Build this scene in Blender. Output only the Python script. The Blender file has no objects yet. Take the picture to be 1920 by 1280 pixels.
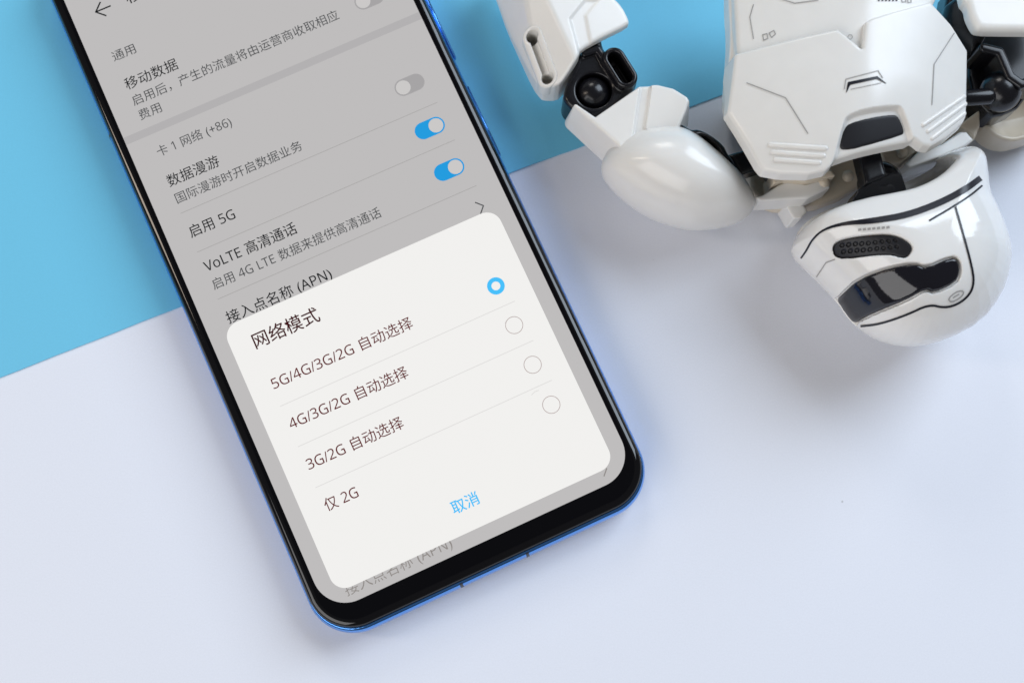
import bpy, bmesh, math, random
import numpy as np
from mathutils import Matrix, Vector
from mathutils.bvhtree import BVHTree

random.seed(4)
scene = bpy.context.scene
COL = scene.collection
# one Blender unit is 10 mm; S is one screen unit of the phone (360 across the display)
S = 0.019
ZS = 0.87                      # height of the phone's screen above the table

# ------------------------------------------------------------------ camera
FPX = 2633.98
RV = np.array([-0.166629273, -0.0505293304, -0.428614291])
TV = np.array([-154.477045, -53.8104541, 1537.08459])


def rod(w):
    a = np.linalg.norm(w)
    k = w / a
    K = np.array([[0, -k[2], k[1]], [k[2], 0, -k[0]], [-k[1], k[0], 0]])
    return np.eye(3) + math.sin(a) * K + (1 - math.cos(a)) * K @ K


D = np.diag([1., -1., -1.])
RC = D @ rod(RV) @ D           # phone axes (x right, y up, z out) -> camera axes
TC = D @ TV * S
# the phone lies turned on the table: turn the world so that the picture's right is +X
ang = math.atan2(RC[1, 0], RC[0, 0])
RZ = np.array([[math.cos(ang), -math.sin(ang), 0], [math.sin(ang), math.cos(ang), 0], [0, 0, 1.]])
PHONE_ANG = ang
RW = RC @ RZ.T                 # world -> camera
CAM0 = -RW.T @ TC              # camera position relative to the phone's origin
_d = RW.T @ np.array([0, 0, -1.])
_k = (-ZS - CAM0[2]) / _d[2]
_hit = CAM0 + _k * _d          # table point in the middle of the picture becomes the origin
ORG = np.array([-_hit[0], -_hit[1], ZS])
CAM = CAM0 + ORG

cam_data = bpy.data.cameras.new("camera")
cam = bpy.data.objects.new("camera", cam_data)
COL.objects.link(cam)
m = np.eye(4)
m[:3, :3] = RW.T
m[:3, 3] = CAM
cam.matrix_world = Matrix(m.tolist())
cam_data.sensor_width = 36.0
cam_data.lens = FPX / 1920 * 36.0
cam_data.clip_start = 0.5
cam_data.clip_end = 1000
cam_data.dof.use_dof = True
cam_data.dof.focus_distance = 28.6
cam_data.dof.aperture_fstop = 0.17
scene.camera = cam


def U(px, py, z=0.0):
    """point at height z seen at picture position (px, py) of the 1920 x 1280 photograph"""
    d = RW.T @ np.array([(px - 960) / FPX, -(py - 640) / FPX, -1.0])
    k = (z - CAM[2]) / d[2]
    q = CAM + k * d
    return np.array([q[0], q[1], z])


# ------------------------------------------------------------------ world, lamps, exposure
world = bpy.data.worlds.new("World")
scene.world = world
world.use_nodes = True
bg = world.node_tree.nodes["Background"]
bg.inputs[0].default_value = (0.97, 0.95, 0.95, 1)
bg.inputs[1].default_value = 0.13


def area_lamp(name, loc, target, sx, sy, power, col):
    l = bpy.data.lights.new(name, 'AREA')
    l.shape = 'RECTANGLE'
    l.size, l.size_y = sx, sy
    l.energy = power
    l.color = col
    o = bpy.data.objects.new(name, l)
    COL.objects.link(o)
    o.location = loc
    d = Vector(target) - Vector(loc)
    o.rotation_euler = d.to_track_quat('-Z', 'Y').to_euler()
    return o


area_lamp("window_light", (50, 44, 56), (0, 0, 0), 50, 60, 70000, (0.76, 0.87, 1.0))
area_lamp("window_light", (-62, 4, 44), (0, 0, 0), 8, 34, 8000, (1.0, 0.86, 0.72))
area_lamp("fill_light", (-46, -58, 46), (0, 0, 0), 84, 56, 46000, (0.98, 0.97, 0.97))  # added fill lamp, in place of light bounced off a bright wall
for ix in (-1, 1):
    for iy in (-1, 1):
        area_lamp("window_pane_light", (-14 + 7 * ix, 74, 52 + 7 * iy), (2, 0, 0), 10, 10, 3000, (1.0, 0.97, 0.92))

scene.view_settings.view_transform = 'Standard'
scene.view_settings.look = 'None'
scene.view_settings.exposure = 0.0
scene.view_settings.gamma = 1.0
scene.cycles.use_denoising = True
scene.cycles.max_bounces = 8


# ------------------------------------------------------------------ materials
def mat(name, col, rough=0.5, metal=0.0, spec=0.5, emit=None, estr=1.0, coat=0.0, sss=0.0, noise=0.0, nscale=20, bump=0.0, bscale=60):
    M = bpy.data.materials.new(name)
    M.use_nodes = True
    nt = M.node_tree
    b = nt.nodes["Principled BSDF"]
    b.inputs["Base Color"].default_value = (*col, 1)
    b.inputs["Roughness"].default_value = rough
    b.inputs["Metallic"].default_value = metal
    b.inputs["Specular IOR Level"].default_value = spec
    b.inputs["Coat Weight"].default_value = coat
    b.inputs["Coat Roughness"].default_value = 0.04
    if sss:
        b.inputs["Subsurface Weight"].default_value = sss
        b.inputs["Subsurface Radius"].default_value = (1.0, 0.8, 0.6)
        b.inputs["Subsurface Scale"].default_value = 0.12
    if emit:
        b.inputs["Emission Color"].default_value = (*emit, 1)
        b.inputs["Emission Strength"].default_value = estr
    tc = nt.nodes.new("ShaderNodeTexCoord")
    if noise:
        n = nt.nodes.new("ShaderNodeTexNoise")
        n.inputs["Scale"].default_value = nscale
        n.inputs["Detail"].default_value = 6
        nt.links.new(tc.outputs["Object"], n.inputs["Vector"])
        r = nt.nodes.new("ShaderNodeValToRGB")
        r.color_ramp.elements[0].position = 0.3
        r.color_ramp.elements[1].position = 0.7
        r.color_ramp.elements[0].color = (*[c * (1 - noise) for c in col], 1)
        r.color_ramp.elements[1].color = (*[min(1, c * (1 + noise)) for c in col], 1)
        nt.links.new(n.outputs["Fac"], r.inputs["Fac"])
        nt.links.new(r.outputs["Color"], b.inputs["Base Color"])
    if bump:
        n2 = nt.nodes.new("ShaderNodeTexNoise")
        n2.inputs["Scale"].default_value = bscale
        n2.inputs["Detail"].default_value = 4
        nt.links.new(tc.outputs["Object"], n2.inputs["Vector"])
        bp = nt.nodes.new("ShaderNodeBump")
        bp.inputs["Strength"].default_value = bump
        bp.inputs["Distance"].default_value = 0.01
        nt.links.new(n2.outputs["Fac"], bp.inputs["Height"])
        nt.links.new(bp.outputs["Normal"], b.inputs["Normal"])
    return M


M_white_paper = mat("white_paper", (0.75, 0.78, 0.87), 0.65, spec=0.3, noise=0.006, nscale=3, bump=0.12, bscale=45)


def paper_specks(M, col):
    """fine fibre grain and the odd dark speck of dust on the sheet"""
    nt = M.node_tree
    b = nt.nodes["Principled BSDF"]
    tc = nt.nodes.new("ShaderNodeTexCoord")
    g = nt.nodes.new("ShaderNodeTexNoise")
    g.inputs["Scale"].default_value = 26
    g.inputs["Detail"].default_value = 8
    g.inputs["Roughness"].default_value = 0.75
    nt.links.new(tc.outputs["Object"], g.inputs["Vector"])
    r = nt.nodes.new("ShaderNodeValToRGB")
    r.color_ramp.elements[0].position = 0.25
    r.color_ramp.elements[1].position = 0.75
    r.color_ramp.elements[0].color = (*[c * 0.955 for c in col], 1)
    r.color_ramp.elements[1].color = (*[min(1, c * 1.035) for c in col], 1)
    nt.links.new(g.outputs["Fac"], r.inputs["Fac"])
    w = nt.nodes.new("ShaderNodeTexNoise")
    w.inputs["Scale"].default_value = 9
    nt.links.new(tc.outputs["Object"], w.inputs["Vector"])
    mv = nt.nodes.new("ShaderNodeVectorMath")
    mv.operation = 'MULTIPLY_ADD'
    mv.inputs[1].default_value = (0.09, 0.09, 0.0)
    nt.links.new(w.outputs["Color"], mv.inputs[0])
    nt.links.new(tc.outputs["Object"], mv.inputs[2])
    v = nt.nodes.new("ShaderNodeTexVoronoi")
    v.inputs["Scale"].default_value = 0.62
    nt.links.new(mv.outputs[0], v.inputs["Vector"])
    mr = nt.nodes.new("ShaderNodeMapRange")
    mr.inputs["From Min"].default_value = 0.012
    mr.inputs["From Max"].default_value = 0.022
    mr.inputs["To Min"].default_value = 0.42
    mr.inputs["To Max"].default_value = 0.0
    nt.links.new(v.outputs["Distance"], mr.inputs["Value"])
    mx = nt.nodes.new("ShaderNodeMix")
    mx.data_type = 'RGBA'
    nt.links.new(mr.outputs[0], mx.inputs["Factor"])
    nt.links.new(r.outputs["Color"], mx.inputs["A"])
    mx.inputs["B"].default_value = (0.20, 0.19, 0.18, 1)
    nt.links.new(mx.outputs["Result"], b.inputs["Base Color"])


paper_specks(M_white_paper, (0.76, 0.785, 0.86))
M_blue_paper = mat("blue_paper", (0.16, 0.54, 0.76), 0.6, spec=0.3, noise=0.01, nscale=3, bump=0.12, bscale=45)
paper_specks(M_blue_paper, (0.16, 0.54, 0.76))
M_white = mat("white_plastic", (0.75, 0.735, 0.705), 0.22, spec=0.5, sss=0.12, noise=0.015, nscale=2.5, bump=0.02, bscale=30)
M_white_gloss = mat("white_gloss_plastic", (0.77, 0.76, 0.74), 0.10, spec=0.55, sss=0.12)
M_cream_shade = mat("shaded_cream_plastic", (0.62, 0.54, 0.43), 0.35, sss=0.12)  # shade under the chest and inside the right pad put into the colour
M_black = mat("black_plastic", (0.006, 0.006, 0.008), 0.24, spec=0.4)
M_black_gloss = mat("black_gloss", (0.006, 0.006, 0.010), 0.07, spec=0.55)
M_black_matte = mat("black_matte", (0.010, 0.010, 0.013), 0.45, spec=0.35, bump=0.15, bscale=80)
M_ink = mat("black_ink", (0.008, 0.008, 0.014), 0.35, spec=0.4)
M_grey_ink = mat("grey_ink", (0.33, 0.32, 0.31), 0.45)
M_blue_metal = mat("blue_metal", (0.12, 0.36, 0.88), 0.22, metal=0.95)
M_blue_glass = mat("blue_back_glass", (0.02, 0.10, 0.40), 0.12)
M_glass = mat("black_bezel_glass", (0.002, 0.002, 0.003), 0.05, spec=0.22)
M_rim = mat("glass_rim", (0.002, 0.002, 0.003), 0.05, spec=0.5)  # same glass as the bezel, specular raised to brighten the edge highlight
M_band = mat("antenna_plastic", (0.03, 0.035, 0.05), 0.4)


def screen_mat(name, col):
    return mat(name, (0.004, 0.004, 0.004), 0.12, spec=0.15, emit=col, estr=1.0)


def lin(r, g, b):
    f = lambda c: (c / 255 / 12.92) if c <= 10 else ((c / 255 + 0.055) / 1.055) ** 2.4
    return (f(r), f(g), f(b))


M_scr = screen_mat("screen_dimmed", lin(190, 188, 188))
M_card = screen_mat("screen_card", lin(241, 240, 238))
M_t_dark = screen_mat("screen_text_dark", lin(12, 16, 20))
M_t_grey = screen_mat("screen_text_grey", lin(72, 74, 76))
M_t_card = screen_mat("screen_text_card", lin(92, 8, 14))
M_t_ghost = screen_mat("screen_text_faded", lin(142, 137, 134))
M_line = screen_mat("screen_divider", lin(165, 163, 162))
M_line2 = screen_mat("screen_card_divider", lin(218, 216, 215))
M_band_g = screen_mat("screen_section_gap", lin(178, 176, 177))
M_tog_blue = screen_mat("screen_toggle_blue", lin(30, 155, 222))
M_radio_blue = screen_mat("screen_radio_blue", lin(70, 192, 250))
M_tog_off = screen_mat("screen_toggle_off", lin(165, 163, 164))
M_knob = screen_mat("screen_knob", lin(202, 200, 199))
M_ring = screen_mat("screen_ring", lin(168, 150, 148))
M_title = screen_mat("screen_title", lin(60, 2, 8))


# ------------------------------------------------------------------ object helpers
def empty(name, loc, rz=0.0, label=None, cat=None):
    o = bpy.data.objects.new(name, None)
    COL.objects.link(o)
    o.location = loc
    o.rotation_euler = (0, 0, rz)
    o.empty_display_size = 0.5
    if label:
        o["label"] = label
        o["category"] = cat
    return o


def link(name, me, mats, parent=None, smooth=False):
    o = bpy.data.objects.new(name, me)
    for q in (mats if isinstance(mats, (list, tuple)) else [mats]):
        me.materials.append(q)
    COL.objects.link(o)
    if parent is not None:
        o.parent = parent
    if smooth:
        me.polygons.foreach_set("use_smooth", [True] * len(me.polygons))
    return o


def pyd(name, V, F, mats, parent=None, smooth=False, midx=None):
    me = bpy.data.meshes.new(name)
    me.from_pydata([tuple(map(float, v)) for v in V], [], F)
    if midx:
        me.polygons.foreach_set("material_index", midx)
    me.validate()
    me.update()
    return link(name, me, mats, parent, smooth)


def chaikin(P, n=2, closed=True):
    P = np.array(P, float)
    for _ in range(n):
        Q = np.roll(P, -1, 0) if closed else P[1:]
        A = P if closed else P[:-1]
        R = np.empty((2 * len(A), P.shape[1]))
        R[0::2] = 0.75 * A + 0.25 * Q
        R[1::2] = 0.25 * A + 0.75 * Q
        if not closed:
            R = np.vstack([P[:1], R, P[-1:]])
        P = R
    return P


# ---- solids from signed distance fields, meshed with surface nets
def surface_nets(F, org, h):
    nx, ny, nz = F.shape
    ins = F < 0
    cs = [(i, j, k) for i in (0, 1) for j in (0, 1) for k in (0, 1)]
    cnt = np.zeros((nx - 1, ny - 1, nz - 1), np.int8)
    for i, j, k in cs:
        cnt += ins[i:nx - 1 + i, j:ny - 1 + j, k:nz - 1 + k]
    act = (cnt > 0) & (cnt < 8)
    idx = np.full(act.shape, -1, np.int64)
    I = np.argwhere(act)
    idx[act] = np.arange(len(I))
    vals = np.stack([F[I[:, 0] + i, I[:, 1] + j, I[:, 2] + k] for i, j, k in cs], 1).astype(float)
    pos = np.array(cs, float)
    acc = np.zeros((len(I), 3))
    num = np.zeros(len(I))
    for a in range(8):
        for b in range(a + 1, 8):
            if np.abs(pos[a] - pos[b]).sum() != 1:
                continue
            va, vb = vals[:, a], vals[:, b]
            c = (va < 0) != (vb < 0)
            t = np.where(c, va / np.where(c, va - vb, 1), 0)
            acc += np.where(c[:, None], pos[a] + t[:, None] * (pos[b] - pos[a]), 0)
            num += c
    loc = acc / num[:, None]
    V = org + (I + loc) * h
    # gradient at each vertex (trilinear) for clean shading
    g = np.zeros((len(I), 3))
    fx, fy, fz = loc.T
    c000, c001, c010, c011, c100, c101, c110, c111 = vals.T
    g[:, 0] = (c100 - c000) * (1 - fy) * (1 - fz) + (c110 - c010) * fy * (1 - fz) + (c101 - c001) * (1 - fy) * fz + (c111 - c011) * fy * fz
    g[:, 1] = (c010 - c000) * (1 - fx) * (1 - fz) + (c110 - c100) * fx * (1 - fz) + (c011 - c001) * (1 - fx) * fz + (c111 - c101) * fx * fz
    g[:, 2] = (c001 - c000) * (1 - fx) * (1 - fy) + (c101 - c100) * fx * (1 - fy) + (c011 - c010) * (1 - fx) * fy + (c111 - c110) * fx * fy
    g /= np.maximum(np.linalg.norm(g, axis=1), 1e-9)[:, None]
    Q = []
    for ax in range(3):
        s0 = [slice(None)] * 3
        s1 = [slice(None)] * 3
        s0[ax] = slice(0, -1)
        s1[ax] = slice(1, None)
        e = ins[tuple(s0)] != ins[tuple(s1)]
        up = ins[tuple(s0)]
        b, c = (ax + 1) % 3, (ax + 2) % 3
        E = np.argwhere(e)
        ok = (E[:, b] > 0) & (E[:, c] > 0)
        ok &= (E[:, b] < F.shape[b] - 1) & (E[:, c] < F.shape[c] - 1)
        E = E[ok]
        u = up[E[:, 0], E[:, 1], E[:, 2]]
        ob = np.zeros(3, int)
        ob[b] = 1
        oc = np.zeros(3, int)
        oc[c] = 1
        q = [E - ob - oc, E - oc, E, E - ob]
        q = np.stack([idx[w[:, 0], w[:, 1], w[:, 2]] for w in q], 1)
        q[~u] = q[~u][:, ::-1]
        Q.append(q)
    return V, np.vstack(Q), g


def solid(name, lo, hi, fn, M, parent, vox=0.03):
    lo = np.array(lo, float)
    hi = np.array(hi, float)
    n = np.ceil((hi - lo) / vox).astype(int) + 1
    x = (lo[0] + np.arange(n[0]) * vox)[:, None, None]
    y = (lo[1] + np.arange(n[1]) * vox)[None, :, None]
    z = (lo[2] + np.arange(n[2]) * vox)[None, None, :]
    F = np.broadcast_to(fn(x, y, z), tuple(n)).astype(np.float32).copy()
    F[0], F[-1], F[:, 0], F[:, -1], F[:, :, 0], F[:, :, -1] = [vox] * 6
    V, Q, g = surface_nets(F, lo, vox)
    me = bpy.data.meshes.new(name)
    me.vertices.add(len(V))
    me.vertices.foreach_set("co", V.astype(np.float32).ravel())
    me.loops.add(Q.size)
    me.loops.foreach_set("vertex_index", Q.astype(np.int32).ravel())
    me.polygons.add(len(Q))
    me.polygons.foreach_set("loop_start", (np.arange(len(Q)) * 4).astype(np.int32))
    me.polygons.foreach_set("use_smooth", np.ones(len(Q), bool))
    me.update(calc_edges=True)
    me.validate()
    me.normals_split_custom_set_from_vertices(g.astype(np.float32))
    return link(name, me, M, parent)


def sd_poly(P, x, y):
    """signed distance to polygon P (n x 2) on a 2-D grid; negative inside"""
    P = np.asarray(P, float)[:, :2]
    d = None
    s = None
    n = len(P)
    for i in range(n):
        a, b = P[i], P[(i + 1) % n]
        ex, ey = b - a
        wx, wy = x - a[0], y - a[1]
        t = np.clip((wx * ex + wy * ey) / (ex * ex + ey * ey + 1e-12), 0, 1)
        dd = (wx - ex * t) ** 2 + (wy - ey * t) ** 2
        c = ((a[1] <= y) != (b[1] <= y)) & (((wx * ey - wy * ex) < 0) == (b[1] > a[1]))
        d = dd if d is None else np.minimum(d, dd)
        s = c if s is None else s ^ c
    return np.where(s, -1, 1) * np.sqrt(d)


def smax(a, b, k):
    h = np.maximum(k - np.abs(a - b), 0) / k
    return np.maximum(a, b) + h * h * k * 0.25


def smin(a, b, k):
    return -smax(-a, -b, k)


def sstep(a, b, v):
    t = np.clip((v - a) / (b - a), 0, 1)
    return t * t * (3 - 2 * t)


def UP(P, z):
    """picture polygon -> points at height z (a third entry overrides z)"""
    return np.array([U(p[0], p[1], p[2] if len(p) > 2 else z) for p in P])


def plane3(a, b, c):
    """height function of the plane through three (px, py, z)"""
    A, B, C = (U(*q) for q in (a, b, c))
    n = np.cross(B - A, C - A)
    return lambda x, y: A[2] - (n[0] * (x - A[0]) + n[1] * (y - A[1])) / n[2]


def slab(name, P, ztop, zbot, M, parent, k=0.08, rnd=1, taper=0.0, top=None, cut=None, add=None, vox=0.03, pz=None, extra=0.1, zb=None):
    """plate with the outline P, flat or shaped top (top(x, y) -> z), rounded edges of size k"""
    P = UP(P, ztop if pz is None else pz)
    if rnd:
        P = chaikin(P, rnd)
    zmax = ztop + extra

    def fn(x, y, z):
        d = sd_poly(P, x, y)
        H = ztop if top is None else top(x, y)
        w = d - taper * (zmax - z) if taper else d + 0 * z
        f = smax(w, z - H, k)
        f = smax(f, (zbot if zb is None else zb(x, y)) - z, k)
        if add:
            f = add(f, x, y, z)
        if cut:
            f = cut(f, x, y, z)
        return f
    pad = 0.15 + abs(taper) * (zmax - zbot)
    lo = (P[:, 0].min() - pad, P[:, 1].min() - pad, zbot - 0.1)
    hi = (P[:, 0].max() + pad, P[:, 1].max() + pad, zmax + 0.1)
    return solid(name, lo, hi, fn, M, parent, vox)


def seg_d(A, B, x, y, z=None):
    A = np.asarray(A, float)
    B = np.asarray(B, float)
    e = B - A
    w = [x - A[0], y - A[1]] + ([z - A[2]] if z is not None else [])
    t = np.clip(sum(w[i] * e[i] for i in range(len(w))) / (e[:len(w)] @ e[:len(w)] + 1e-12), 0, 1)
    return np.sqrt(sum((w[i] - e[i] * t) ** 2 for i in range(len(w))))


# ---- printed marks: thin strips and patches laid on a part's own surface
BV = {}


def bvh_of(o):
    if o.name not in BV:
        me = o.data
        BV[o.name] = BVHTree.FromPolygons([v.co[:] for v in me.vertices], [tuple(p.vertices) for p in me.polygons])
    return BV[o.name]


def on_surf(o, px, py, off=0.012):
    d = Vector((RW.T @ np.array([(px - 960) / FPX, -(py - 640) / FPX, -1.0])).tolist()).normalized()
    hit, nrm, i, dist = bvh_of(o).ray_cast(Vector(CAM.tolist()), d)
    if hit is None:
        hit, nrm, i, dist = bvh_of(o).find_nearest(Vector(U(px, py, 2.5).tolist()))
    if nrm.dot(d) > 0:
        nrm = -nrm
    return hit + nrm * off


def mark(name, o, pts, w, M, closed=False, step=4.0, off=0.012, smooth=0):
    """printed line along picture points; w is the width in picture units, or one per point"""
    P = np.array(pts, float)
    W = np.array(w if isinstance(w, (list, tuple)) else [w] * len(P), float)
    A = np.column_stack([P, W])
    if smooth:
        A = chaikin(A, smooth, closed)
    if closed:
        A = np.vstack([A, A[:1]])
    D_ = [A[0]]
    for a, b in zip(A[:-1], A[1:]):
        n = max(1, int(np.linalg.norm((b - a)[:2]) / step))
        D_ += [a + (b - a) * (i + 1) / n for i in range(n)]
    A = np.array(D_)
    V, F = [], []
    n = len(A)
    for i in range(n):
        t0 = A[i, :2] - A[i - 1, :2] if i else (A[1, :2] - A[0, :2])
        t1 = A[i + 1, :2] - A[i, :2] if i < n - 1 else t0
        if closed and i in (0, n - 1):
            t0, t1 = A[-1, :2] - A[-2, :2], A[1, :2] - A[0, :2]
        t0 = t0 / (np.linalg.norm(t0) + 1e-9)
        t1 = t1 / (np.linalg.norm(t1) + 1e-9)
        t = t0 + t1
        t /= np.linalg.norm(t) + 1e-9
        nn = np.array([-t[1], t[0]])
        k = 1 / max(0.5, abs(nn @ np.array([-t0[1], t0[0]])))
        for s in (-.5, 0, .5):
            q = A[i, :2] + nn * s * A[i, 2] * k
            V.append(on_surf(o, q[0], q[1], off))
    for i in range(n - 1):
        for j in (0, 1):
            F.append((3 * i + j, 3 * i + j + 1, 3 * i + j + 4, 3 * i + j + 3))
    return pyd(name, V, F, M, o, True)


def patch(name, o, P, M, smooth=0, step=5.0, off=0.014):
    P = chaikin(P, smooth) if smooth else np.array(P, float)
    bm = bmesh.new()
    vs = [bm.verts.new((p[0], p[1], 0)) for p in P]
    bm.faces.new(vs)
    bmesh.ops.triangulate(bm, faces=bm.faces[:])
    for _ in range(5):
        L = [e for e in bm.edges if e.calc_length() > step]
        if not L:
            break
        bmesh.ops.subdivide_edges(bm, edges=L, cuts=1)
        bmesh.ops.triangulate(bm, faces=bm.faces[:])
    for v in bm.verts:
        v.co = on_surf(o, v.co.x, v.co.y, off)
    me = bpy.data.meshes.new(name)
    bm.to_mesh(me)
    bm.free()
    return link(name, me, M, o, True)


# ------------------------------------------------------------------ the table and the blue sheet
def sheet(name, P, z0, z1, M):
    n = len(P)
    V = [(p[0], p[1], z0) for p in P] + [(p[0], p[1], z1) for p in P]
    F = [tuple(range(n, 2 * n)), tuple(range(n - 1, -1, -1))] + [(i, (i + 1) % n, n + (i + 1) % n, n + i) for i in range(n)]
    return pyd(name, V, F, M)


table = sheet("tabletop", [(-60, -45), (60, -45), (60, 45), (-60, 45)], -0.6, 0.0, M_white_paper)
table["kind"] = "structure"

edge_px = [(-500, 902), (0, 708), (335, 577), (650, 450), (962, 323), (1110, 268), (1350, 181), (1500, 124), (1770, 18), (2300, -190)]
E0 = [U(px, py, 0.0)[:2] for px, py in edge_px]
E_ = []
for a_, b_ in zip(E0[:-1], E0[1:]):
    for i in range(10):
        q = a_ + (b_ - a_) * i / 10
        E_.append(q + np.array([0, 0.006 * math.sin(3.1 * q[0]) + random.uniform(-.004, .004)]))
E_.append(E0[-1])
E_ += [(30, 40), (-40, 40), (-40, E_[0][1])]
blue = sheet("paper_sheet", E_, 0.004, 0.032, M_blue_paper)
blue["label"] = "sky blue paper sheet lying under the top of the phone and the toy's arm"
blue["category"] = "paper"

# ------------------------------------------------------------------ the phone
phone = empty("smartphone", (ORG[0], ORG[1], 0), PHONE_ANG,
              "blue framed smartphone lying face up with a network settings menu on its screen", "phone")


def rrect(x0, x1, y0, y1, r, n=10):
    """rounded rectangle, y downwards in screen units -> phone coordinates"""
    P = []
    for cx, cy, a0 in ((x1 - r, y0 + r, -90), (x1 - r, y1 - r, 0), (x0 + r, y1 - r, 90), (x0 + r, y0 + r, 180)):
        for i in range(n + 1):
            a = math.radians(a0 + 90 * i / n)
            P.append((cx + r * math.cos(a), cy + r * math.sin(a)))
    return [(p[0] * S, -p[1] * S) for p in P][::-1]


TOP_Y, BOT_Y = -522.0, 331.0
BX = 196.2


def ring(inset, z, r=52, dy=0.0, n=14):
    return [(p[0], p[1], z) for p in rrect(-BX + inset, BX - inset, TOP_Y + inset + dy, BOT_Y - inset - dy, max(2, r - inset), n)]


def loft(name, rings, M, parent, cap0=False, cap1=False, smooth=True):
    n = len(rings[0])
    V = [v for r in rings for v in r]
    F = []
    for k in range(len(rings) - 1):
        for i in range(n):
            j = (i + 1) % n
            F.append((k * n + i, k * n + j, (k + 1) * n + j, (k + 1) * n + i))
    if cap0:
        F.append(tuple(range(n - 1, -1, -1)))
    if cap1:
        F.append(tuple(range((len(rings) - 1) * n, len(rings) * n)))
    return pyd(name, V, F, M, parent, smooth)


zt = ZS
fr = []
for t in np.linspace(-80, 72, 14):
    a = math.radians(t)
    fr.append(ring((1 - math.cos(a)) * 6.0, zt * 0.47 + math.sin(a) * zt * 0.36))
fr.append(ring(3.2, zt * 0.84))
fr.append(ring(4.4, zt * 0.84, dy=3.0))
fr.append(ring(4.6, zt * 0.80, dy=3.0))
frame = loft("frame", fr, M_blue_metal, phone)
back = loft("back_panel", [ring(16, 0.0), ring(9, 0.012), ring(6, 0.06), ring(5.2, 0.12)], M_blue_glass, phone, cap0=True)
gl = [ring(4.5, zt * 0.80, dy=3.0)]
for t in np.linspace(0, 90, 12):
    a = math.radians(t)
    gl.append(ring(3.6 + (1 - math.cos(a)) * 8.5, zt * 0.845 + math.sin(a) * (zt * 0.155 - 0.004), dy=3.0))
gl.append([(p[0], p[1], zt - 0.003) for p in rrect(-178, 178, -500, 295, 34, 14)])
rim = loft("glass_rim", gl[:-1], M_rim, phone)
bez = loft("bezel_glass", gl[-2:], M_glass, phone)

disp_z = zt - 0.001


def flat(name, P, z, M, parent):
    return pyd(name, [(p[0], p[1], z) for p in P], [tuple(range(len(P)))], M, parent)


disp = flat("display", rrect(-180, 180, -503, 297.3, 36, 14), disp_z, M_scr, phone)
card = flat("dialog_card", rrect(-163, 163, -30.5, 281.5, 17, 10), disp_z + 0.006, M_card, phone)
Z1 = disp_z + 0.003
Z2 = disp_z + 0.009


def sans(q):
    """plain sans-serif letter forms for figures and Latin letters"""
    if q.isdigit():
        return chr(0x1D7E2 + int(q))
    if 'A' <= q <= 'Z':
        return chr(0x1D5A0 + ord(q) - 65)
    if 'a' <= q <= 'z':
        return chr(0x1D5BA + ord(q) - 97)
    return q


def text(name, s, x0, x1, base, size, M, z, parent, off=0.0):
    """flat lettering from x0 to x1 with its baseline at base (screen units)"""
    c = bpy.data.curves.new(name, 'FONT')
    c.body = "".join(sans(q) for q in s)
    c.size = size * S
    c.offset = off * S
    c.resolution_u = 4
    o = bpy.data.objects.new(name, c)
    COL.objects.link(o)
    bpy.context.view_layer.update()
    dg = bpy.context.evaluated_depsgraph_get()
    me = bpy.data.meshes.new_from_object(o.evaluated_get(dg))
    bpy.data.objects.remove(o)
    bpy.data.curves.remove(c)
    n = len(me.vertices)
    co = np.empty(n * 3, np.float32)
    me.vertices.foreach_get("co", co)
    co = co.reshape(-1, 3)
    a, b = co[:, 0].min(), co[:, 0].max()
    k = (x1 - x0) * S / (b - a)
    co[:, 0] = (co[:, 0] - a) * k + x0 * S
    co[:, 1] += -base * S
    co[:, 2] = z
    me.vertices.foreach_set("co", co.ravel())
    me.update()
    me.materials.clear()
    return link(name, me, M, parent)


def box2(name, x0, x1, y0, y1, z, M, parent):
    return flat(name, [(x0 * S, -y1 * S), (x1 * S, -y1 * S), (x1 * S, -y0 * S), (x0 * S, -y0 * S)], z, M, parent)


def stroke2(name, P, w, z, M, parent):
    V, F = [], []
    P = [np.array(p, float) for p in P]
    for a, b in zip(P[:-1], P[1:]):
        t = (b - a) / np.linalg.norm(b - a)
        n = np.array([-t[1], t[0]]) * w / 2
        a, b = a - t * w * .35, b + t * w * .35
        k = len(V)
        V += [(*(q * S * [1, -1]), z + 0.0004 * (k // 4)) for q in (a + n, b + n, b - n, a - n)]
        F.append((k, k + 1, k + 2, k + 3))
    return pyd(name, V, F, M, parent)


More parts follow.
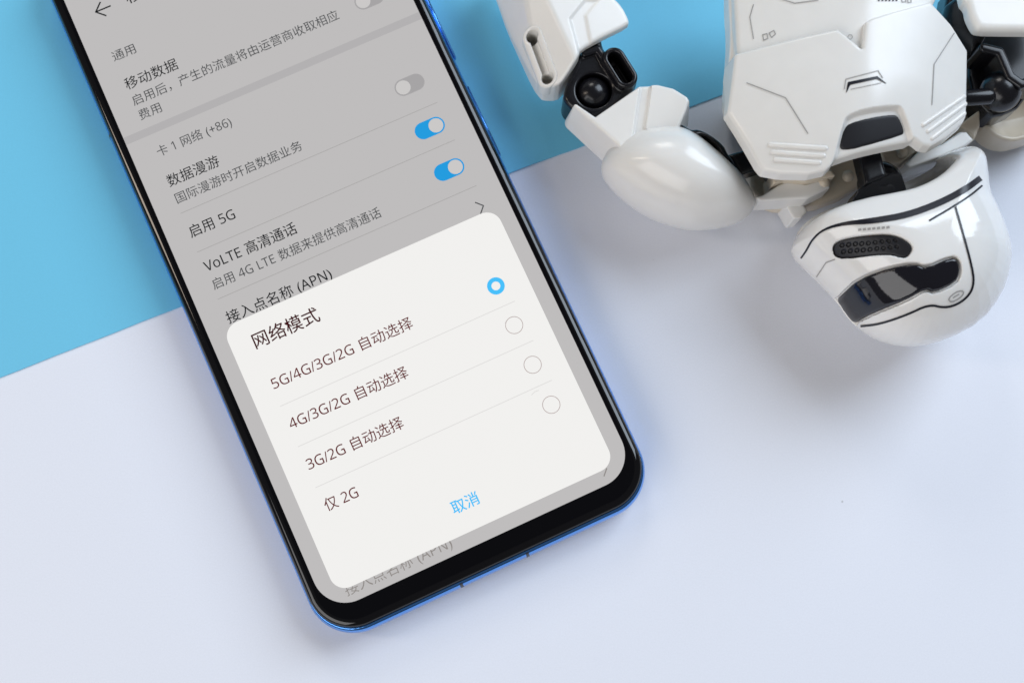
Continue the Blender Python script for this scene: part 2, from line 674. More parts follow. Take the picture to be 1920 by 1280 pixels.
# row texts of the dimmed page: (words, left, right, baseline, size, material)
# the baseline sits about a tenth of the size above the characters' feet
rows = [
    ("移动网络", -116, -36, -419.5, 20, M_t_dark, 0.05, "page_title"),
    ("通用", -155.6, -128.6, -362.0, 13.6, M_t_grey, 0.0, "section_heading"),
    ("移动数据", -154.8, -92.6, -325.0, 15.7, M_t_dark, 0.03, "row_title"),
    ("启用后，产生的流量将由运营商收取相应", -154.8, 95.2, -304.6, 14, M_t_grey, 0.0, "row_caption"),
    ("费用", -154.4, -128.4, -286.0, 13.6, M_t_grey, 0.0, "row_caption"),
    ("卡 1 网络 (+86)", -152.0, -63.8, -238.2, 14, M_t_grey, 0.0, "section_heading"),
    ("数据漫游", -154.4, -93.8, -201.5, 15.7, M_t_dark, 0.03, "row_title"),
    ("国际漫游时开启数据业务", -153.6, -3.0, -180.3, 13.8, M_t_grey, 0.0, "row_caption"),
    ("启用 5G", -154.6, -101.4, -138.2, 15.7, M_t_dark, 0.05, "row_title"),
    ("VoLTE 高清通话", -154.4, -45.8, -95.4, 15.7, M_t_dark, 0.05, "row_title"),
    ("启用 4G LTE 数据来提供高清通话", -154.2, 45.8, -73.8, 14, M_t_grey, 0.0, "row_caption"),
    ("接入点名称 (APN)", -154.4, -31.2, -32.4, 15.7, M_t_dark, 0.05, "row_title"),
    ("接入点名称 (APN)", -154.0, -31.4, 288.4, 15.7, M_t_ghost, -0.05, "faded_row_title"),
]
for s, a, b, y, sz, M, off, nm in rows:
    text(nm, s, a, b, y, sz, M, Z1, disp, off)
cards = [
    ("网络模式", -138.0, -61.6, 5.2, 19.6, M_title, 0.12, "dialog_title"),
    ("5G/4G/3G/2G 自动选择", -138.0, 27.2, 54.6, 15.9, M_t_card, 0.02, "option_text"),
    ("4G/3G/2G 自动选择", -138.0, 0.6, 102.2, 15.9, M_t_card, 0.02, "option_text"),
    ("3G/2G 自动选择", -138.0, -26.2, 150.2, 15.9, M_t_card, 0.02, "option_text"),
    ("仅 2G", -138.0, -100.4, 198.2, 15.9, M_t_card, 0.02, "option_text"),
    ("取消", -16.2, 14.6, 257.6, 16, M_radio_blue, 0.14, "cancel_text"),
]
for s, a, b, y, sz, M, off, nm in cards:
    text(nm, s, a, b, y, sz, M, Z2, card, off)
box2("section_gap", -180, 180, -274.4, -265.4, Z1 - 0.001, M_band_g, disp)
for y in (-168.0, -120.0, -62.0):
    box2("divider", -155, 155, y - 0.35, y + 0.35, Z1, M_line, disp)
for i in range(3):
    y = 74.46 + 48 * i
    box2("divider", -139.2, 139.2, y - 0.35, y + 0.35, Z2, M_line2, card)
stroke2("back_arrow", [(-143.8, -433.4), (-152.6, -424.7), (-143.8, -416.0)], 1.7, Z1, M_t_dark, disp)
stroke2("back_arrow", [(-152.4, -424.7), (-135.0, -424.7)], 1.7, Z1 + 0.0012, M_t_dark, disp)
stroke2("chevron", [(146.0, -44.8), (152.6, -37.8), (146.0, -30.8)], 1.3, Z1, M_t_grey, disp)
stroke2("faded_chevron", [(152.4, 281.6), (146.5, 287.6)], 1.3, Z1, M_t_ghost, disp)


def disc(cx, cy, r, n=40):
    return [((cx + r * math.cos(2 * math.pi * i / n)) * S, -(cy - r * math.sin(2 * math.pi * i / n)) * S) for i in range(n)]


def toggle(cy, on):
    P = rrect(117.6, 152.6, cy - 9.9, cy + 9.9, 9.9, 12)
    K = disc(142.6 if on else 127.4, cy, 8.3)
    V = [(p[0], p[1], Z1) for p in P] + [(p[0], p[1], Z1 + 0.0015) for p in K]
    F = [tuple(range(len(P))), tuple(range(len(P), len(V)))]
    pyd("toggle_switch", V, F, [M_tog_blue if on else M_tog_off, M_knob], disp, midx=[0, 1])


toggle(-312.0, False)
toggle(-199.6, False)
toggle(-144.0, True)
toggle(-91.2, True)


stroke2("smudge", [(118.5, 96.0), (119.5, 92.0), (121.0, 90.5)], 0.5, Z2, M_line2, card)
stroke2("smudge", [(112.5, 176.0), (117.0, 174.2), (121.5, 174.6)], 0.7, Z2, M_line2, card)


def ring2(name, cx, cy, r0, r1, z, M, parent, n=48):
    A, B = disc(cx, cy, r1, n), disc(cx, cy, r0, n)
    V = [(p[0], p[1], z) for p in A + B]
    F = [(i, (i + 1) % n, n + (i + 1) % n, n + i) for i in range(n)]
    pyd(name, V, F, M, parent)


for i in range(4):
    cy = 50.46 + 48 * i
    if i == 0:
        ring2("radio_button", 127.4, cy, 4.9, 9.7, Z2, M_radio_blue, card)
    else:
        ring2("radio_button", 127.4, cy, 9.1, 9.75, Z2, M_ring, card)


def bar(name, x0, x1, y0, y1, z0, z1, M, parent, bev=0.0):
    bm = bmesh.new()
    bmesh.ops.create_cube(bm, size=1.0)
    for v in bm.verts:
        v.co = Vector(((x0 + x1) / 2 * S + v.co.x * (x1 - x0) * S, -(y0 + y1) / 2 * S + v.co.y * (y1 - y0) * S, (z0 + z1) / 2 + v.co.z * (z1 - z0)))
    if bev:
        bmesh.ops.bevel(bm, geom=bm.edges[:], offset=bev, segments=3, affect='EDGES')
    me = bpy.data.meshes.new(name)
    bm.to_mesh(me)
    bm.free()
    return link(name, me, M, parent, bev > 0)


bar("volume_button", 194.5, 198.6, -330, -214, 0.34, 0.56, M_blue_metal, phone, 0.02)
bar("power_button", 194.0, 197.2, -178, -88, 0.34, 0.54, M_blue_metal, phone, 0.02)


def band(side, c, w=3.4):
    """thin plastic antenna break wrapped over the frame"""
    V, F = [], []
    prof = []
    for t in np.linspace(-70, 72, 12):
        a = math.radians(t)
        prof.append(((1 - math.cos(a)) * 6.0 - 0.25, zt * 0.47 + math.sin(a) * zt * 0.36 + 0.001))
    prof.append((3.2, zt * 0.84 + 0.003))
    prof.append((4.3, zt * 0.84 + 0.003))
    for ins, z in prof:
        for s in (-w / 2, w / 2):
            if side == 'left':
                V.append(((-BX + ins) * S, -(c + s) * S, z))
            else:
                V.append(((c + s) * S, -(BOT_Y - ins) * S, z))
    for i in range(len(prof) - 1):
        F.append((2 * i, 2 * i + 1, 2 * i + 3, 2 * i + 2))
    pyd("antenna_band", V, F, M_band, frame, True)


band('left', -288)
band('bottom', -40.0)
band('bottom', 37.5)

# ------------------------------------------------------------------ the toy robot
toy = empty("toy_robot", (*U(1600, 150, 0)[:2], 0), 0,
            "white armoured toy robot figure lying on its back beside the phone", "toy figure")
# parts are modelled in table coordinates, so undo the root's offset
toy_off = toy.location.copy()


def T(o):
    o.location = o.location - toy_off if o.parent is toy else o.location
    return o


# ---- chest
c_ridge0, c_ridge1 = U(1640, -40, 3.9), U(1612, 300, 3.9)
_rd = (c_ridge1 - c_ridge0)[:2]
_rl = np.linalg.norm(_rd)
_rd = _rd / _rl
_rn = np.array([-_rd[1], _rd[0]])


def chest_top(x, y):
    u = (x - c_ridge0[0]) * _rn[0] + (y - c_ridge0[1]) * _rn[1]
    v = (x - c_ridge0[0]) * _rd[0] + (y - c_ridge0[1]) * _rd[1]
    h = 3.75 - 0.24 * (np.sqrt(u * u + 0.16) - 0.4) - 0.055 * u * u - 0.16 * np.maximum(v - 1.7, 0) ** 2 * 0.5
    return h


CP = [(1390, 91), (1414, 88), (1564, 65), (1606, 103), (1611, 56), (1623, 48), (1742, 8), (1785, 44), (1819, 86), (1818, 205), (1812, 217),
      (1778, 248), (1748, 267), (1733, 267), (1714, 258), (1564, 297), (1556, 310), (1548, 317), (1520, 320), (1470, 312), (1443, 303), (1435, 293), (1379, 194)]
CPs = UP(CP, 3.35)
# soften only the small corners
REC = chaikin(UP([(1560, 320), (1562, 292), (1576, 232), (1584, 222), (1612, 212), (1679, 201), (1689, 206), (1698, 222), (1717, 262), (1730, 300)], 3.4), 1)


def chest_fn(x, y, z):
    d = sd_poly(CPs, x, y)
    r = sd_poly(REC, x, y)
    H = chest_top(x, y) - 0.13 * sstep(0.0, -0.09, r)
    w = d - 0.10 * (3.5 - z)
    v = (x - c_ridge0[0]) * _rd[0] + (y - c_ridge0[1]) * _rd[1]
    under = H - 1.1 + 0.72 * sstep(1.2, 2.6, v)
    return smax(smax(w, z - H, 0.065), under - z, 0.05)


lo, hi = CPs.min(0), CPs.max(0)
chest = solid("chest_plate", (lo[0] - .4, lo[1] - .4, 2.1), (hi[0] + .4, hi[1] + .4, 4.0), chest_fn, M_white, toy, 0.021)

# belly plate, a little below the chest plate, running out of the picture
BP = UP([(1391, 90), (1388, 20), (1384, -90), (1740, -130), (1752, 0), (1745, 14), (1700, 80), (1600, 140), (1420, 120), (1391, 104)], 3.1)


def belly_fn(x, y, z):
    d = sd_poly(BP, x, y)
    H = chest_top(x, y) - 0.17
    return smax(smax(d - 0.06 * (3.4 - z), z - H, 0.08), 2.3 - z, 0.06)


lo, hi = BP.min(0), BP.max(0)
belly = solid("belly_plate", (lo[0] - .4, lo[1] - .4, 1.1), (hi[0] + .4, hi[1] + .4, 3.9), belly_fn, M_white, toy, 0.03)

# side shell under the chest
side = slab("side_shell", [(1368, -60), (1400, 0), (1404, 80), (1400, 180), (1376, 200), (1367, 202), (1362, 185), (1367, 120), (1371, 60), (1366, 0)], 2.45, 1.7, M_white, toy, k=0.12, rnd=2)
torso = slab("inner_torso", [(1405, 60), (1790, 60), (1790, 170), (1720, 205), (1560, 240), (1470, 230), (1420, 170)], 2.6, 1.8, M_black, toy, k=0.1)
backp = slab("back_plate", [(1362, 216), (1383, 232), (1402, 262), (1404, 310), (1412, 372), (1470, 392), (1560, 380), (1640, 330), (1760, 290), (1830, 262), (1838, 214), (1800, 150), (1400, 150)],
             0.75, 0.15, M_cream_shade, toy, k=0.12)

# ---- chest details
insert = [(1576, 274), (1578, 255), (1583, 241), (1591, 232), (1630, 222), (1676, 213), (1687, 216), (1701, 241), (1697, 249), (1612, 276), (1584, 279)]
IP = chaikin(UP(insert, 3.5), 1)


def insert_fn(x, y, z):
    d = sd_poly(IP, x, y)
    H = chest_top(x, y) - 0.13 + 0.035
    return smax(smax(d + 0 * z, z - H, 0.05), H - 0.25 - z, 0.05)


lo, hi = IP.min(0), IP.max(0)
vent = solid("vent_insert", (lo[0] - .1, lo[1] - .1, 2.9), (hi[0] + .1, hi[1] + .1, 3.9), insert_fn, M_black_matte, chest, 0.025)


def tube(name, P, r, M, parent, n=10):
    """rounded bar through 3-D points"""
    P = [np.array(p, float) for p in P]
    V, F = [], []
    t = (P[-1] - P[0]) / np.linalg.norm(P[-1] - P[0])
    a = np.cross(t, [0, 0, 1.])
    a /= np.linalg.norm(a)
    b = np.cross(a, t)
    R = []
    for k in range(4):
        q = math.radians(90 * k / 4)
        R.append((P[0] - t * r * math.cos(q), r * math.sin(q)))
    R += [(p, r) for p in P]
    for k in range(3, -1, -1):
        q = math.radians(90 * k / 4)
        R.append((P[-1] + t * r * math.cos(q), r * math.sin(q)))
    for c, rr in R:
        rr = max(rr, 0.002)
        for i in range(n):
            w = 2 * math.pi * i / n
            V.append(c + rr * (math.cos(w) * a + math.sin(w) * b))
    for k in range(len(R) - 1):
        for i in range(n):
            j = (i + 1) % n
            F.append((k * n + i, k * n + j, (k + 1) * n + j, (k + 1) * n + i))
    return pyd(name, V, F, M, parent, True)


for a, b in (((1444, 271), (1548, 278)), ((1448, 285), (1544, 292)), ((1454, 299), (1536, 305)),
             ((1731, 234), (1808, 181)), ((1740, 246), (1810, 195)), ((1748, 259), (1808, 213))):
    pts = [on_surf(chest, a[0] + (b[0] - a[0]) * t, a[1] + (b[1] - a[1]) * t, -0.018) for t in np.linspace(0, 1, 6)]
    tube("rib", pts, 0.055, M_white, chest)

mark("panel_line", chest, [(1400, 156), (1473, 184), (1515, 251)], 1.8, M_grey_ink)
mark("panel_line", chest, [(1789, 62), (1751, 121), (1747, 197)], 1.8, M_grey_ink)
mark("panel_line", belly, [(1413, 9), (1406, 33), (1413, 74)], 1.6, M_grey_ink)
mark("panel_line", belly, [(1448, -6), (1490, 7), (1535, 1)], 1.6, M_grey_ink)
mark("badge", chest, [(1587, 174), (1592, 157), (1644, 146), (1661, 157)], [1.0, 6.0, 5.0, 1.0], M_ink)
mark("badge_outline", chest, [(1583, 168), (1586, 149), (1646, 133), (1655, 147)], 1.6, M_grey_ink)
mark("badge_outline", chest, [(1595, 168), (1652, 156)], 1.2, M_grey_ink)
for q in ([(1430, 66), (1438, 64), (1440, 73), (1432, 76)], [(1442, 63), (1451, 58), (1454, 65), (1447, 71)]):
    mark("square_mark", belly, q, 1.6, M_grey_ink, closed=True)
for q in ([(1690, -3), (1697, -3), (1698, 4), (1691, 5)], [(1701, -4), (1707, -5), (1708, 5), (1702, 6)]):
    mark("square_mark", belly, q, 1.6, M_grey_ink, closed=True)
for i in range(6):
    mark("dash_mark", belly, [(1646 + 6.6 * i, -4), (1648 + 6.6 * i, 3)], 3.2, M_ink)
mark("screw_mark", belly, [(1594 + 4.2 * math.cos(a), 70 + 4.2 * math.sin(a)) for a in np.linspace(0, 6.28, 12)[:-1]], 1.0, M_grey_ink, closed=True, step=2)

# ---- helmet
HP = [(1485, 472), (1490, 440), (1500, 408), (1530, 380), (1600, 352), (1680, 328), (1760, 296), (1800, 281), (1822, 288), (1838, 306), (1842, 330), (1846, 374), (1856, 392),
      (1876, 438), (1887, 482), (1883, 520), (1868, 562), (1835, 606), (1776, 636), (1728, 648), (1690, 647), (1652, 636), (1622, 617), (1604, 602),
      (1588, 583), (1578, 566), (1534, 520), (1521, 509)]
HPs = chaikin(UP(HP, 1.7), 1)
# the opening for the neck: everything north of the near rim is scooped out
OP = chaikin(UP([(1440, 470), (1500, 415), (1533, 401), (1610, 379), (1679, 371), (1718, 361), (1758, 338), (1786, 308), (1794, 293), (1784, 287), (1700, 300), (1560, 330), (1430, 400)], 2.6), 1)
hc = U(1715, 500, 1.7)


def helmet_out(x, y, z, grow=0.0):
    d = sd_poly(HPs, x, y)
    # full, rounded body: distance from the outline turned into a domed section
    R = 1.75
    q = np.clip(-d / R, 0, 1)
    up = np.sqrt(np.clip(1 - (1 - q) ** 2.3, 0, 1))
    ht = 1.7 + 1.75 * up
    hb = 1.7 - 1.65 * up
    inside = np.maximum(z - ht, hb - z)
    # near the outline the section is round: blend to a true distance
    rr = np.sqrt(np.maximum(d + R, 0) ** 2 + (np.where(z > 1.7, (z - 1.7) / 1.75, (z - 1.7) / 1.65) * R) ** 2) - R
    rr = np.where(-d > R, np.abs(z - 1.7) - 1.7, rr)
    f = np.where(d > 0, np.maximum(rr, d * 0.9), np.maximum(inside * 0.7, rr * 0))
    p = 2.3
    zz = np.where(z > 1.7, (z - 1.7) / 1.75, (1.7 - z) / 1.65)
    a = np.maximum(d + R, 0) / R
    g = (a ** p + np.abs(zz) ** 2 + 1e-9)
    f = (np.sqrt(g) - 1) * R * 0.9
    return f - grow



def lift(P):
    """picture points -> where their sight lines meet the helmet"""
    out = []
    for px, py in P:
        best = None
        for zz in np.arange(3.5, 0.6, -0.02):
            q = U(px, py, zz)
            f = float(helmet_out(np.array([[[q[0]]]]), np.array([[[q[1]]]]), np.array([[[zz]]]))[0, 0, 0])
            if f < 0:
                break
        else:
            q = U(px, py, 2.1)
        out.append(q)
    return np.array(out)


VP = chaikin(lift([(1578, 606), (1570, 560), (1608, 524), (1668, 502), (1716, 494), (1736, 503), (1784, 482), (1797, 488), (1801, 510), (1792, 530), (1752, 548), (1738, 540), (1700, 562), (1640, 586)]), 1)
PANEL = [(1561, 462), (1572, 449), (1620, 440), (1680, 437), (1716, 460), (1704, 482), (1690, 484), (1668, 476), (1600, 484), (1566, 484)]
VENT = chaikin(lift(PANEL), 2)


def helmet_fn(x, y, z):
    f = helmet_out(x, y, z)
    o = sd_poly(OP, x, y)
    floor = 1.15
    cut = smax(o + 0.10 * (z - 2.6), floor - z, 0.5)
    f = smax(f, -cut, 0.16)
    # seat of the visor and of the vent
    v = sd_poly(VP, x, y)
    seat = smax(smax(v - 0.035 + 0 * z, -helmet_out(x, y, z, -0.07), 0.02), 1.4 - z, 0.02)
    f = smax(f, -seat, 0.025)
    w = sd_poly(VENT, x, y)
    seat = smax(w + 0 * z, -helmet_out(x, y, z, -0.09), 0.02)
    return smax(f, -seat, 0.03)


lo, hi = HPs.min(0), HPs.max(0)
helmet = solid("helmet", (lo[0] - .15, lo[1] - .15, -0.05), (hi[0] + .15, hi[1] + .15, 3.6), helmet_fn, M_white_gloss, toy, 0.028)

def visor_fn(x, y, z):
    f = helmet_out(x, y, z, 0.012)
    v = sd_poly(VP, x, y)
    return smax(smax(f, v + 0 * z, 0.07), 1.5 - z, 0.05)


lo, hi = VP.min(0), VP.max(0)
visor = solid("visor", (lo[0] - .1, lo[1] - .1, 1.3), (hi[0] + .1, hi[1] + .1, 3.7), visor_fn, M_black_gloss, helmet, 0.025)

# printed and moulded helmet details
mark("rim_stripe", helmet, [(1502, 484), (1512, 470), (1524, 448), (1545, 430), (1582, 419), (1640, 414), (1700, 404), (1760, 382), (1806, 358), (1838, 334)],
     [3, 3.5, 3.5, 3.5, 6, 11, 12, 12, 12, 11], M_ink, smooth=2)
mark("rim_line", helmet, [(1742, 414), (1790, 386), (1820, 366), (1841, 348)], 3.6, M_ink, smooth=1)
mark("side_line", helmet, [(1791, 388), (1806, 440), (1822, 500), (1826, 530), (1818, 552), (1796, 570), (1770, 577), (1742, 570), (1700, 590), (1650, 607), (1614, 611)], 4.0, M_ink, smooth=2)
HOLES = [lift([(1580 + 12.4 * i + 3 * j, 458.5 - 1.0 * i + 12 * j)])[0][:2] for i in range(9) for j in range(2)]


def vent_fn(x, y, z):
    f = helmet_out(x, y, z, -0.03)
    f = smax(smax(f, sd_poly(VENT, x, y) + 0.012 + 0 * z, 0.03), 2.0 - z, 0.03)
    h = None
    for c in HOLES:
        q = np.hypot(x - c[0], y - c[1]) - 0.036
        h = q if h is None else np.minimum(h, q)
    return smax(f, -smax(h + 0 * z, -helmet_out(x, y, z, -0.065), 0.01), 0.015)


lo, hi = VENT.min(0), VENT.max(0)
solid("vent_panel", (lo[0] - .1, lo[1] - .1, 1.9), (hi[0] + .1, hi[1] + .1, 3.6), vent_fn, M_black_matte, helmet, 0.014)
for i in range(7):
    mark("dash_mark", helmet, [(1609 + 8.8 * i, 431 - 0.7 * i), (1615 + 8.8 * i, 430 - 0.7 * i)], 4.2, M_grey_ink, step=2)
mark("tag_mark", helmet, [(1777, 560), (1790, 548), (1803, 544), (1807, 549), (1800, 558), (1783, 567)], 2.2, M_grey_ink, closed=True, smooth=1, step=2)
mark("jaw_seam", helmet, [(1531, 519), (1549, 492), (1566, 486)], 2.0, M_grey_ink)
mark("tag_mark", helmet, [(1786, 558), (1798, 551)], 2.2, M_grey_ink, step=2)

# ---- neck
neck = slab("neck_post", [(1606, 270), (1646, 258), (1664, 330), (1624, 345)], 2.55, 2.0, M_black, toy, k=0.08, rnd=0)


def sphere(name, c, r, M, parent, sx=1, sy=1, sz=1):
    return solid(name, (c[0] - r * 1.15 * sx, c[1] - r * 1.15 * sy, c[2] - r * 1.15 * sz), (c[0] + r * 1.15 * sx, c[1] + r * 1.15 * sy, c[2] + r * 1.15 * sz),
                 lambda x, y, z: np.sqrt(((x - c[0]) / sx) ** 2 + ((y - c[1]) / sy) ** 2 + ((z - c[2]) / sz) ** 2) - r, M, parent, 0.03)


nb = sphere("neck_ball", U(1650, 345, 2.0), 0.46, M_black, toy)
wedge = slab("neck_socket", [(1605, 358), (1622, 345), (1680, 322), (1690, 330), (1712, 362), (1704, 376), (1620, 392), (1606, 380)], 2.45, 1.6, M_black, toy, k=0.08, rnd=1,
             top=plane3((1605, 380, 2.2), (1685, 322, 2.6), (1712, 372, 2.2)))

# ---- collar pieces seen between chest and helmet
slab("collar_plate", [(1413, 368), (1425, 377), (1470, 374), (1515, 372), (1557, 352), (1556, 336), (1550, 331), (1512, 345), (1478, 339), (1462, 345), (1430, 365)], 1.55, 0.75, M_white, toy, k=0.05, rnd=0)
slab("collar_inner", [(1447, 318), (1458, 314), (1560, 318), (1568, 330), (1512, 341), (1470, 338), (1450, 345)], 1.75, 0.7, M_cream_shade, toy, k=0.05, rnd=0)
slab("collar_block", [(1470, 378), (1505, 378), (1515, 395), (1503, 408), (1488, 410)], 0.95, 0.1, M_white, toy, k=0.05, rnd=0)
slab("collar_plate", [(1696, 309), (1724, 282), (1766, 270), (1800, 247), (1812, 246), (1826, 262), (1810, 274), (1762, 294), (1706, 314)], 1.9, 0.8, M_white, toy, k=0.05, rnd=0)
slab("collar_inner", [(1650, 275), (1742, 262), (1790, 248), (1770, 268), (1722, 280), (1690, 306), (1660, 306)], 1.7, 0.7, M_cream_shade, toy, k=0.05, rnd=0)
slab("collar_inner", [(1797, 235), (1838, 205), (1838, 236), (1828, 262), (1812, 246)], 1.5, 0.5, M_cream_shade, toy, k=0.05, rnd=0)

for q in ((1692, 286, 1.75), (1722, 300, 1.2), (1545, 342, 1.5), (1590, 330, 1.1)):
    sphere("peg", U(*q), 0.13, M_cream_shade, toy)

# ---- left arm: shoulder, pad, upper arm, elbow, forearm
rodj = slab("shoulder_rod", [(1362, 289), (1420, 272), (1450, 285), (1456, 305), (1386, 328)], 1.75, 1.1, M_black, toy, k=0.14, rnd=0)
slab("shoulder_rod", [(1440, 296), (1500, 306), (1540, 312), (1530, 326), (1480, 322), (1450, 326)], 1.9, 1.0, M_black, toy, k=0.12, rnd=1)
SLOT = chaikin(UP([(1304, 258), (1318, 252), (1338, 268), (1352, 284), (1350, 298), (1335, 296), (1312, 276)], 2.0), 2)
slab("shoulder_joint", [(1262, 252), (1272, 236), (1278, 230), (1290, 238), (1298, 242), (1310, 240), (1332, 250), (1358, 270), (1366, 288), (1378, 300), (1390, 340), (1370, 350), (1300, 300)],
     2.05, 0.8, M_black, toy, k=0.12, rnd=1, cut=lambda f, x, y, z: smax(f, -smax(sd_poly(SLOT, x, y) + 0 * z, 1.55 - z, 0.05), 0.06), vox=0.025)

PADP = [(1126, 312), (1134, 290), (1157, 267), (1192, 250), (1240, 243), (1272, 247), (1306, 265), (1347, 299), (1387, 335), (1411, 370), (1416, 391), (1397, 411), (1367, 423), (1317, 430),
        (1280, 427), (1230, 411), (1185, 386), (1147, 353), (1130, 331)]
PADs = chaikin(UP(PADP, 1.2), 1)


pc = U(1268, 334, 1.2)[:2]
TH = np.linspace(-math.pi, math.pi, 721)
PADf = chaikin(PADs, 2)


def _reach(th):
    best = 0.0
    dx, dy = math.cos(th), math.sin(th)
    for p, q in zip(PADf, np.roll(PADf, -1, 0)):
        ax, ay = p[:2] - pc
        ex, ey = (q - p)[:2]
        den = dx * ey - dy * ex
        if abs(den) > 1e-9:
            r = (ax * ey - ay * ex) / den
            u = (ax * dy - ay * dx) / den
            if 0 <= u <= 1 and r > best:
                best = r
    return best


RHO = np.array([_reach(t) for t in TH])
KER = np.hanning(17)
KER /= KER.sum()
RHO = np.convolve(np.concatenate([RHO[-31:-1], RHO, RHO[1:31]]), KER, 'same')[30:-30]


def pad_fn(x, y, z):
    # domed shell: the outline shrinks towards its crest
    ux, uy = x - pc[0], y - pc[1]
    g = np.hypot(ux, uy) / np.interp(np.arctan2(uy, ux), TH, RHO)
    t = np.where(z > 1.2, (z - 1.2) / 1.45, (z - 1.2) / 1.15)
    f = (np.sqrt(g ** 2.1 + t * t + 1e-6) - 1) * 0.8
    return smax(f, 0.2 - z, 0.05)


lo, hi = PADs.min(0), PADs.max(0)
pad = solid("shoulder_pad", (lo[0] - .12, lo[1] - .12, 0.2), (hi[0] + .3, hi[1] + .2, 2.8), pad_fn, M_white, toy, 0.035)

UA = [(1080, 194), (1117, 220), (1202, 162), (1232, 161), (1262, 169), (1287, 185), (1291, 192), (1284, 212), (1262, 262), (1235, 300), (1180, 300), (1158, 266)]
STR = UP([(1201, 156), (1221, 156), (1209, 240), (1214, 262), (1225, 300), (1180, 300), (1188, 245)], 2.0)
ua_top = plane3((1080, 194, 1.95), (1290, 190, 2.15), (1200, 280, 2.05))
upper = slab("upper_arm_shell", UA, 2.05, 0.75, M_white, toy, k=0.07, rnd=0, taper=0.12,
             top=lambda x, y: ua_top(x, y) - 0.09 * sstep(0.02, -0.03, sd_poly(STR, x, y)), vox=0.025, extra=0.15)

EL = [(1080, 115), (1098, 66), (1126, 62), (1132, 96), (1150, 97), (1166, 106), (1190, 146), (1190, 159), (1172, 180), (1120, 222), (1090, 216), (1068, 200), (1056, 186), (1057, 168)]
e0, e1 = U(1151, 113, 1.7)[:2], U(1173, 148, 1.7)[:2]
eb = U(1112, 178, 1.35)


def elbow_mod(f, x, y, z):
    c = seg_d(e0, e1, x, y)
    lobe = smax(smax(c - 0.24 + 0 * z, z - 1.85, 0.08), 0.6 - z, 0.05)
    f = smin(f, lobe, 0.08)
    slot = smax(c - 0.13 + 0 * z, 1.3 - z, 0.04)
    f = smax(f, -slot, 0.06)
    sph = np.sqrt((x - eb[0]) ** 2 + (y - eb[1]) ** 2 + (z - eb[2]) ** 2) - 0.36
    gap = np.sqrt((x - eb[0]) ** 2 + (y - eb[1]) ** 2) - 0.375
    f = smax(f, -(np.maximum(gap, 1.2 - z)), 0.05)
    return np.minimum(f, sph)


EB2 = [U(*q, 1.6)[:2] for q in ((1096, 104), (1120, 96), (1136, 122))]


def elbow_more(f, x, y, z):
    f = elbow_mod(f, x, y, z)
    c = np.minimum(seg_d(EB2[0], EB2[1], x, y), seg_d(EB2[1], EB2[2], x, y))
    f = smin(f, smax(smax(c - 0.07 + 0 * z, z - 1.74, 0.05), 1.2 - z, 0.03), 0.05)
    pin = smax(np.hypot(x - e0[0], y - e0[1]) - 0.07 + 0 * z, np.abs(z - 1.3) - 0.2, 0.03)
    rod_ = smax(seg_d(e0, e1, x, y) - 0.03 + 0 * z, z - 1.46, 0.02)
    return np.minimum(f, np.minimum(smax(pin, 0.6 - z, 0.02), smax(rod_, 0.6 - z, 0.02)))


elbow = slab("elbow_joint", EL, 1.62, 0.5, M_black, toy, k=0.14, rnd=2, add=elbow_more, vox=0.02, extra=0.35)

FA = [(935, 0), (950, 45), (977, 105), (1000, 155), (1014, 174), (1020, 178), (1045, 178), (1056, 168), (1081, 136), (1086, 100, 1.75), (1132, 75, 1.7), (1177, 51, 1.7), (1179, 43, 1.7), (1165, 17, 1.7), (1146, 0, 1.7), (1100, -80, 1.7), (905, -80)]
f_mid = plane3((1027, 0, 2.1), (1075, 103, 2.0), (1012, 165, 1.35))
f_right = plane3((1027, 0, 2.1), (1075, 103, 2.0), (1175, 40, 1.85))
f_left = plane3((968, 0, 1.50), (1012, 165, 1.35), (965, 95, 0.85))
q0, q1 = U(998, 68, 1.65)[:2], U(1027, 145, 1.55)[:2]
GRV = UP([(1068, 34), (1098, -4), (1124, -4), (1099, 27), (1110, 82), (1086, 98)], 2.05)


def fore_top(x, y):
    h = smin(smin(f_mid(x, y), f_right(x, y), 0.05), f_left(x, y), 0.12)
    return h - 0.04 * sstep(0.03, -0.05, sd_poly(GRV, x, y))


def fore_cut(f, x, y, z):
    c = seg_d(q0, q1, x, y)
    two = np.minimum(np.hypot(x - q0[0], y - q0[1]), np.hypot(x - q1[0], y - q1[1])) - 0.125
    f = smax(f, -smax(two + 0 * z, 0.95 - z, 0.05), 0.05)
    return smax(f, -smax(c - 0.10 + 0 * z, f_mid(x, y) - 0.16 - z, 0.04), 0.04)


r0_, r1_ = U(1027, 0, 2.1)[:2], U(1075, 103, 2.0)[:2]
rt_ = (r1_ - r0_) / np.linalg.norm(r1_ - r0_)


def fore_under(x, y):
    u = -((x - r0_[0]) * rt_[1] - (y - r0_[1]) * rt_[0])
    return 0.55 + (f_right(x, y) - 0.30 - 0.55) * sstep(0.0, 0.22, u)


fore = slab("forearm_shell", FA, 1.2, 0.55, M_white, toy, k=0.08, rnd=1, top=fore_top, cut=fore_cut, vox=0.026, extra=1.05, pz=1.0, zb=fore_under)


def ring_fn(x, y, z):
    c = seg_d(q0, q1, x, y)
    m0, m1 = q0 * 0.5 + q1 * 0.5, None
    inner = np.minimum(np.minimum(np.hypot(x - q0[0], y - q0[1]), np.hypot(x - q1[0], y - q1[1])) - 0.12, seg_d(q0, q1, x, y) - 0.075)
    w = smax(c - 0.20, -inner, 0.03)
    H = f_mid(x, y) + 0.03
    return smax(smax(w + 0 * z, z - H, 0.05), H - 0.5 - z, 0.03)


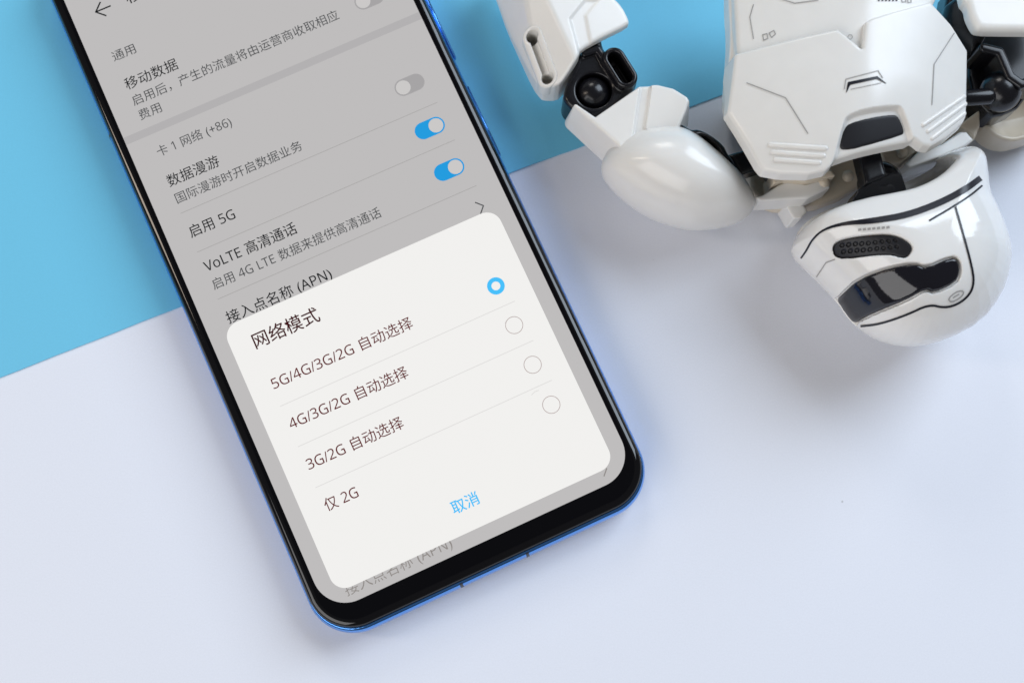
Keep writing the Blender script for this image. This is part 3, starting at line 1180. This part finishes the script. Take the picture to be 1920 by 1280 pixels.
lo = np.minimum(q0, q1) - .3
hi = np.maximum(q0, q1) + .3
ringo = solid("slot_ring", (lo[0], lo[1], 0.9), (hi[0], hi[1], 2.2), ring_fn, M_white, fore, 0.02)

# ---- right arm at the edge of the picture
slab("shoulder_joint", [(1783, -40), (1771, 26), (1800, 60), (1818, 90), (1816, 160), (1846, 210), (1870, 220), (1925, 195), (1960, 100), (1960, -40)], 1.7, 0.8, M_black, toy, k=0.15, rnd=1)
slab("shoulder_hinge", [(1790, -20), (1850, -20), (1858, 60), (1846, 84), (1826, 96), (1806, 66), (1780, 30)], 2.45, 1.4, M_black, toy, k=0.25, rnd=1,
     top=plane3((1780, 20, 2.1), (1850, 0, 2.5), (1840, 90, 2.3)))
sphere("shoulder_ball", U(1876, 172, 2.15), 0.42, M_black, toy)
tube("shoulder_rod", [U(1810, 184, 2.35), U(1852, 181, 2.35)], 0.17, M_black, toy, 14)
B0 = [U(*q, 2.5)[:2] for q in ((1842, 92), (1872, 100), (1892, 146), (1912, 160), (1950, 150))]


def brk(x, y, z):
    c = None
    for a, b in zip(B0[:-1], B0[1:]):
        s = seg_d(a, b, x, y)
        c = s if c is None else np.minimum(c, s)
    return smax(smax(c - 0.10 + 0 * z, z - 2.62, 0.08), 1.6 - z, 0.05)


bl = np.min(B0, 0) - .3
bh = np.max(B0, 0) + .3
solid("shoulder_bracket", (bl[0], bl[1], 1.5), (bh[0], bh[1], 2.75), brk, M_black, toy, 0.025)
slab("upper_arm_shell", [(1800, -60), (1805, 0), (1816, 10), (1818, 26), (1830, 50), (1840, 56), (1880, 57), (2000, 58), (2000, -60)], 3.0, 2.55, M_white, toy, k=0.14, rnd=1)
PR = UP([(1838, 200), (1838, 225), (1849, 244), (1867, 259), (1891, 266), (1910, 265), (1990, 240), (1990, 150), (1850, 170)], 1.0)
PRs = chaikin(PR, 1)


def bowl(x, y, z):
    d = sd_poly(PRs, x, y)
    o = smax(d + 0 * z, z - 1.05, 0.06)
    i = smax(d + 0.11 + 0 * z, 0.45 + 0.5 * np.exp(d / 0.25 * 1.0) - z, 0.1)
    return smax(smax(o, -i, 0.06), 0.25 - z, 0.05)


lo, hi = PRs.min(0), PRs.max(0)
solid("shoulder_pad", (lo[0] - .12, lo[1] - .12, 0.15), (hi[0] + .12, hi[1] + .12, 1.2), bowl, M_cream_shade, toy, 0.03)

for o in list(toy.children):
    T(o)
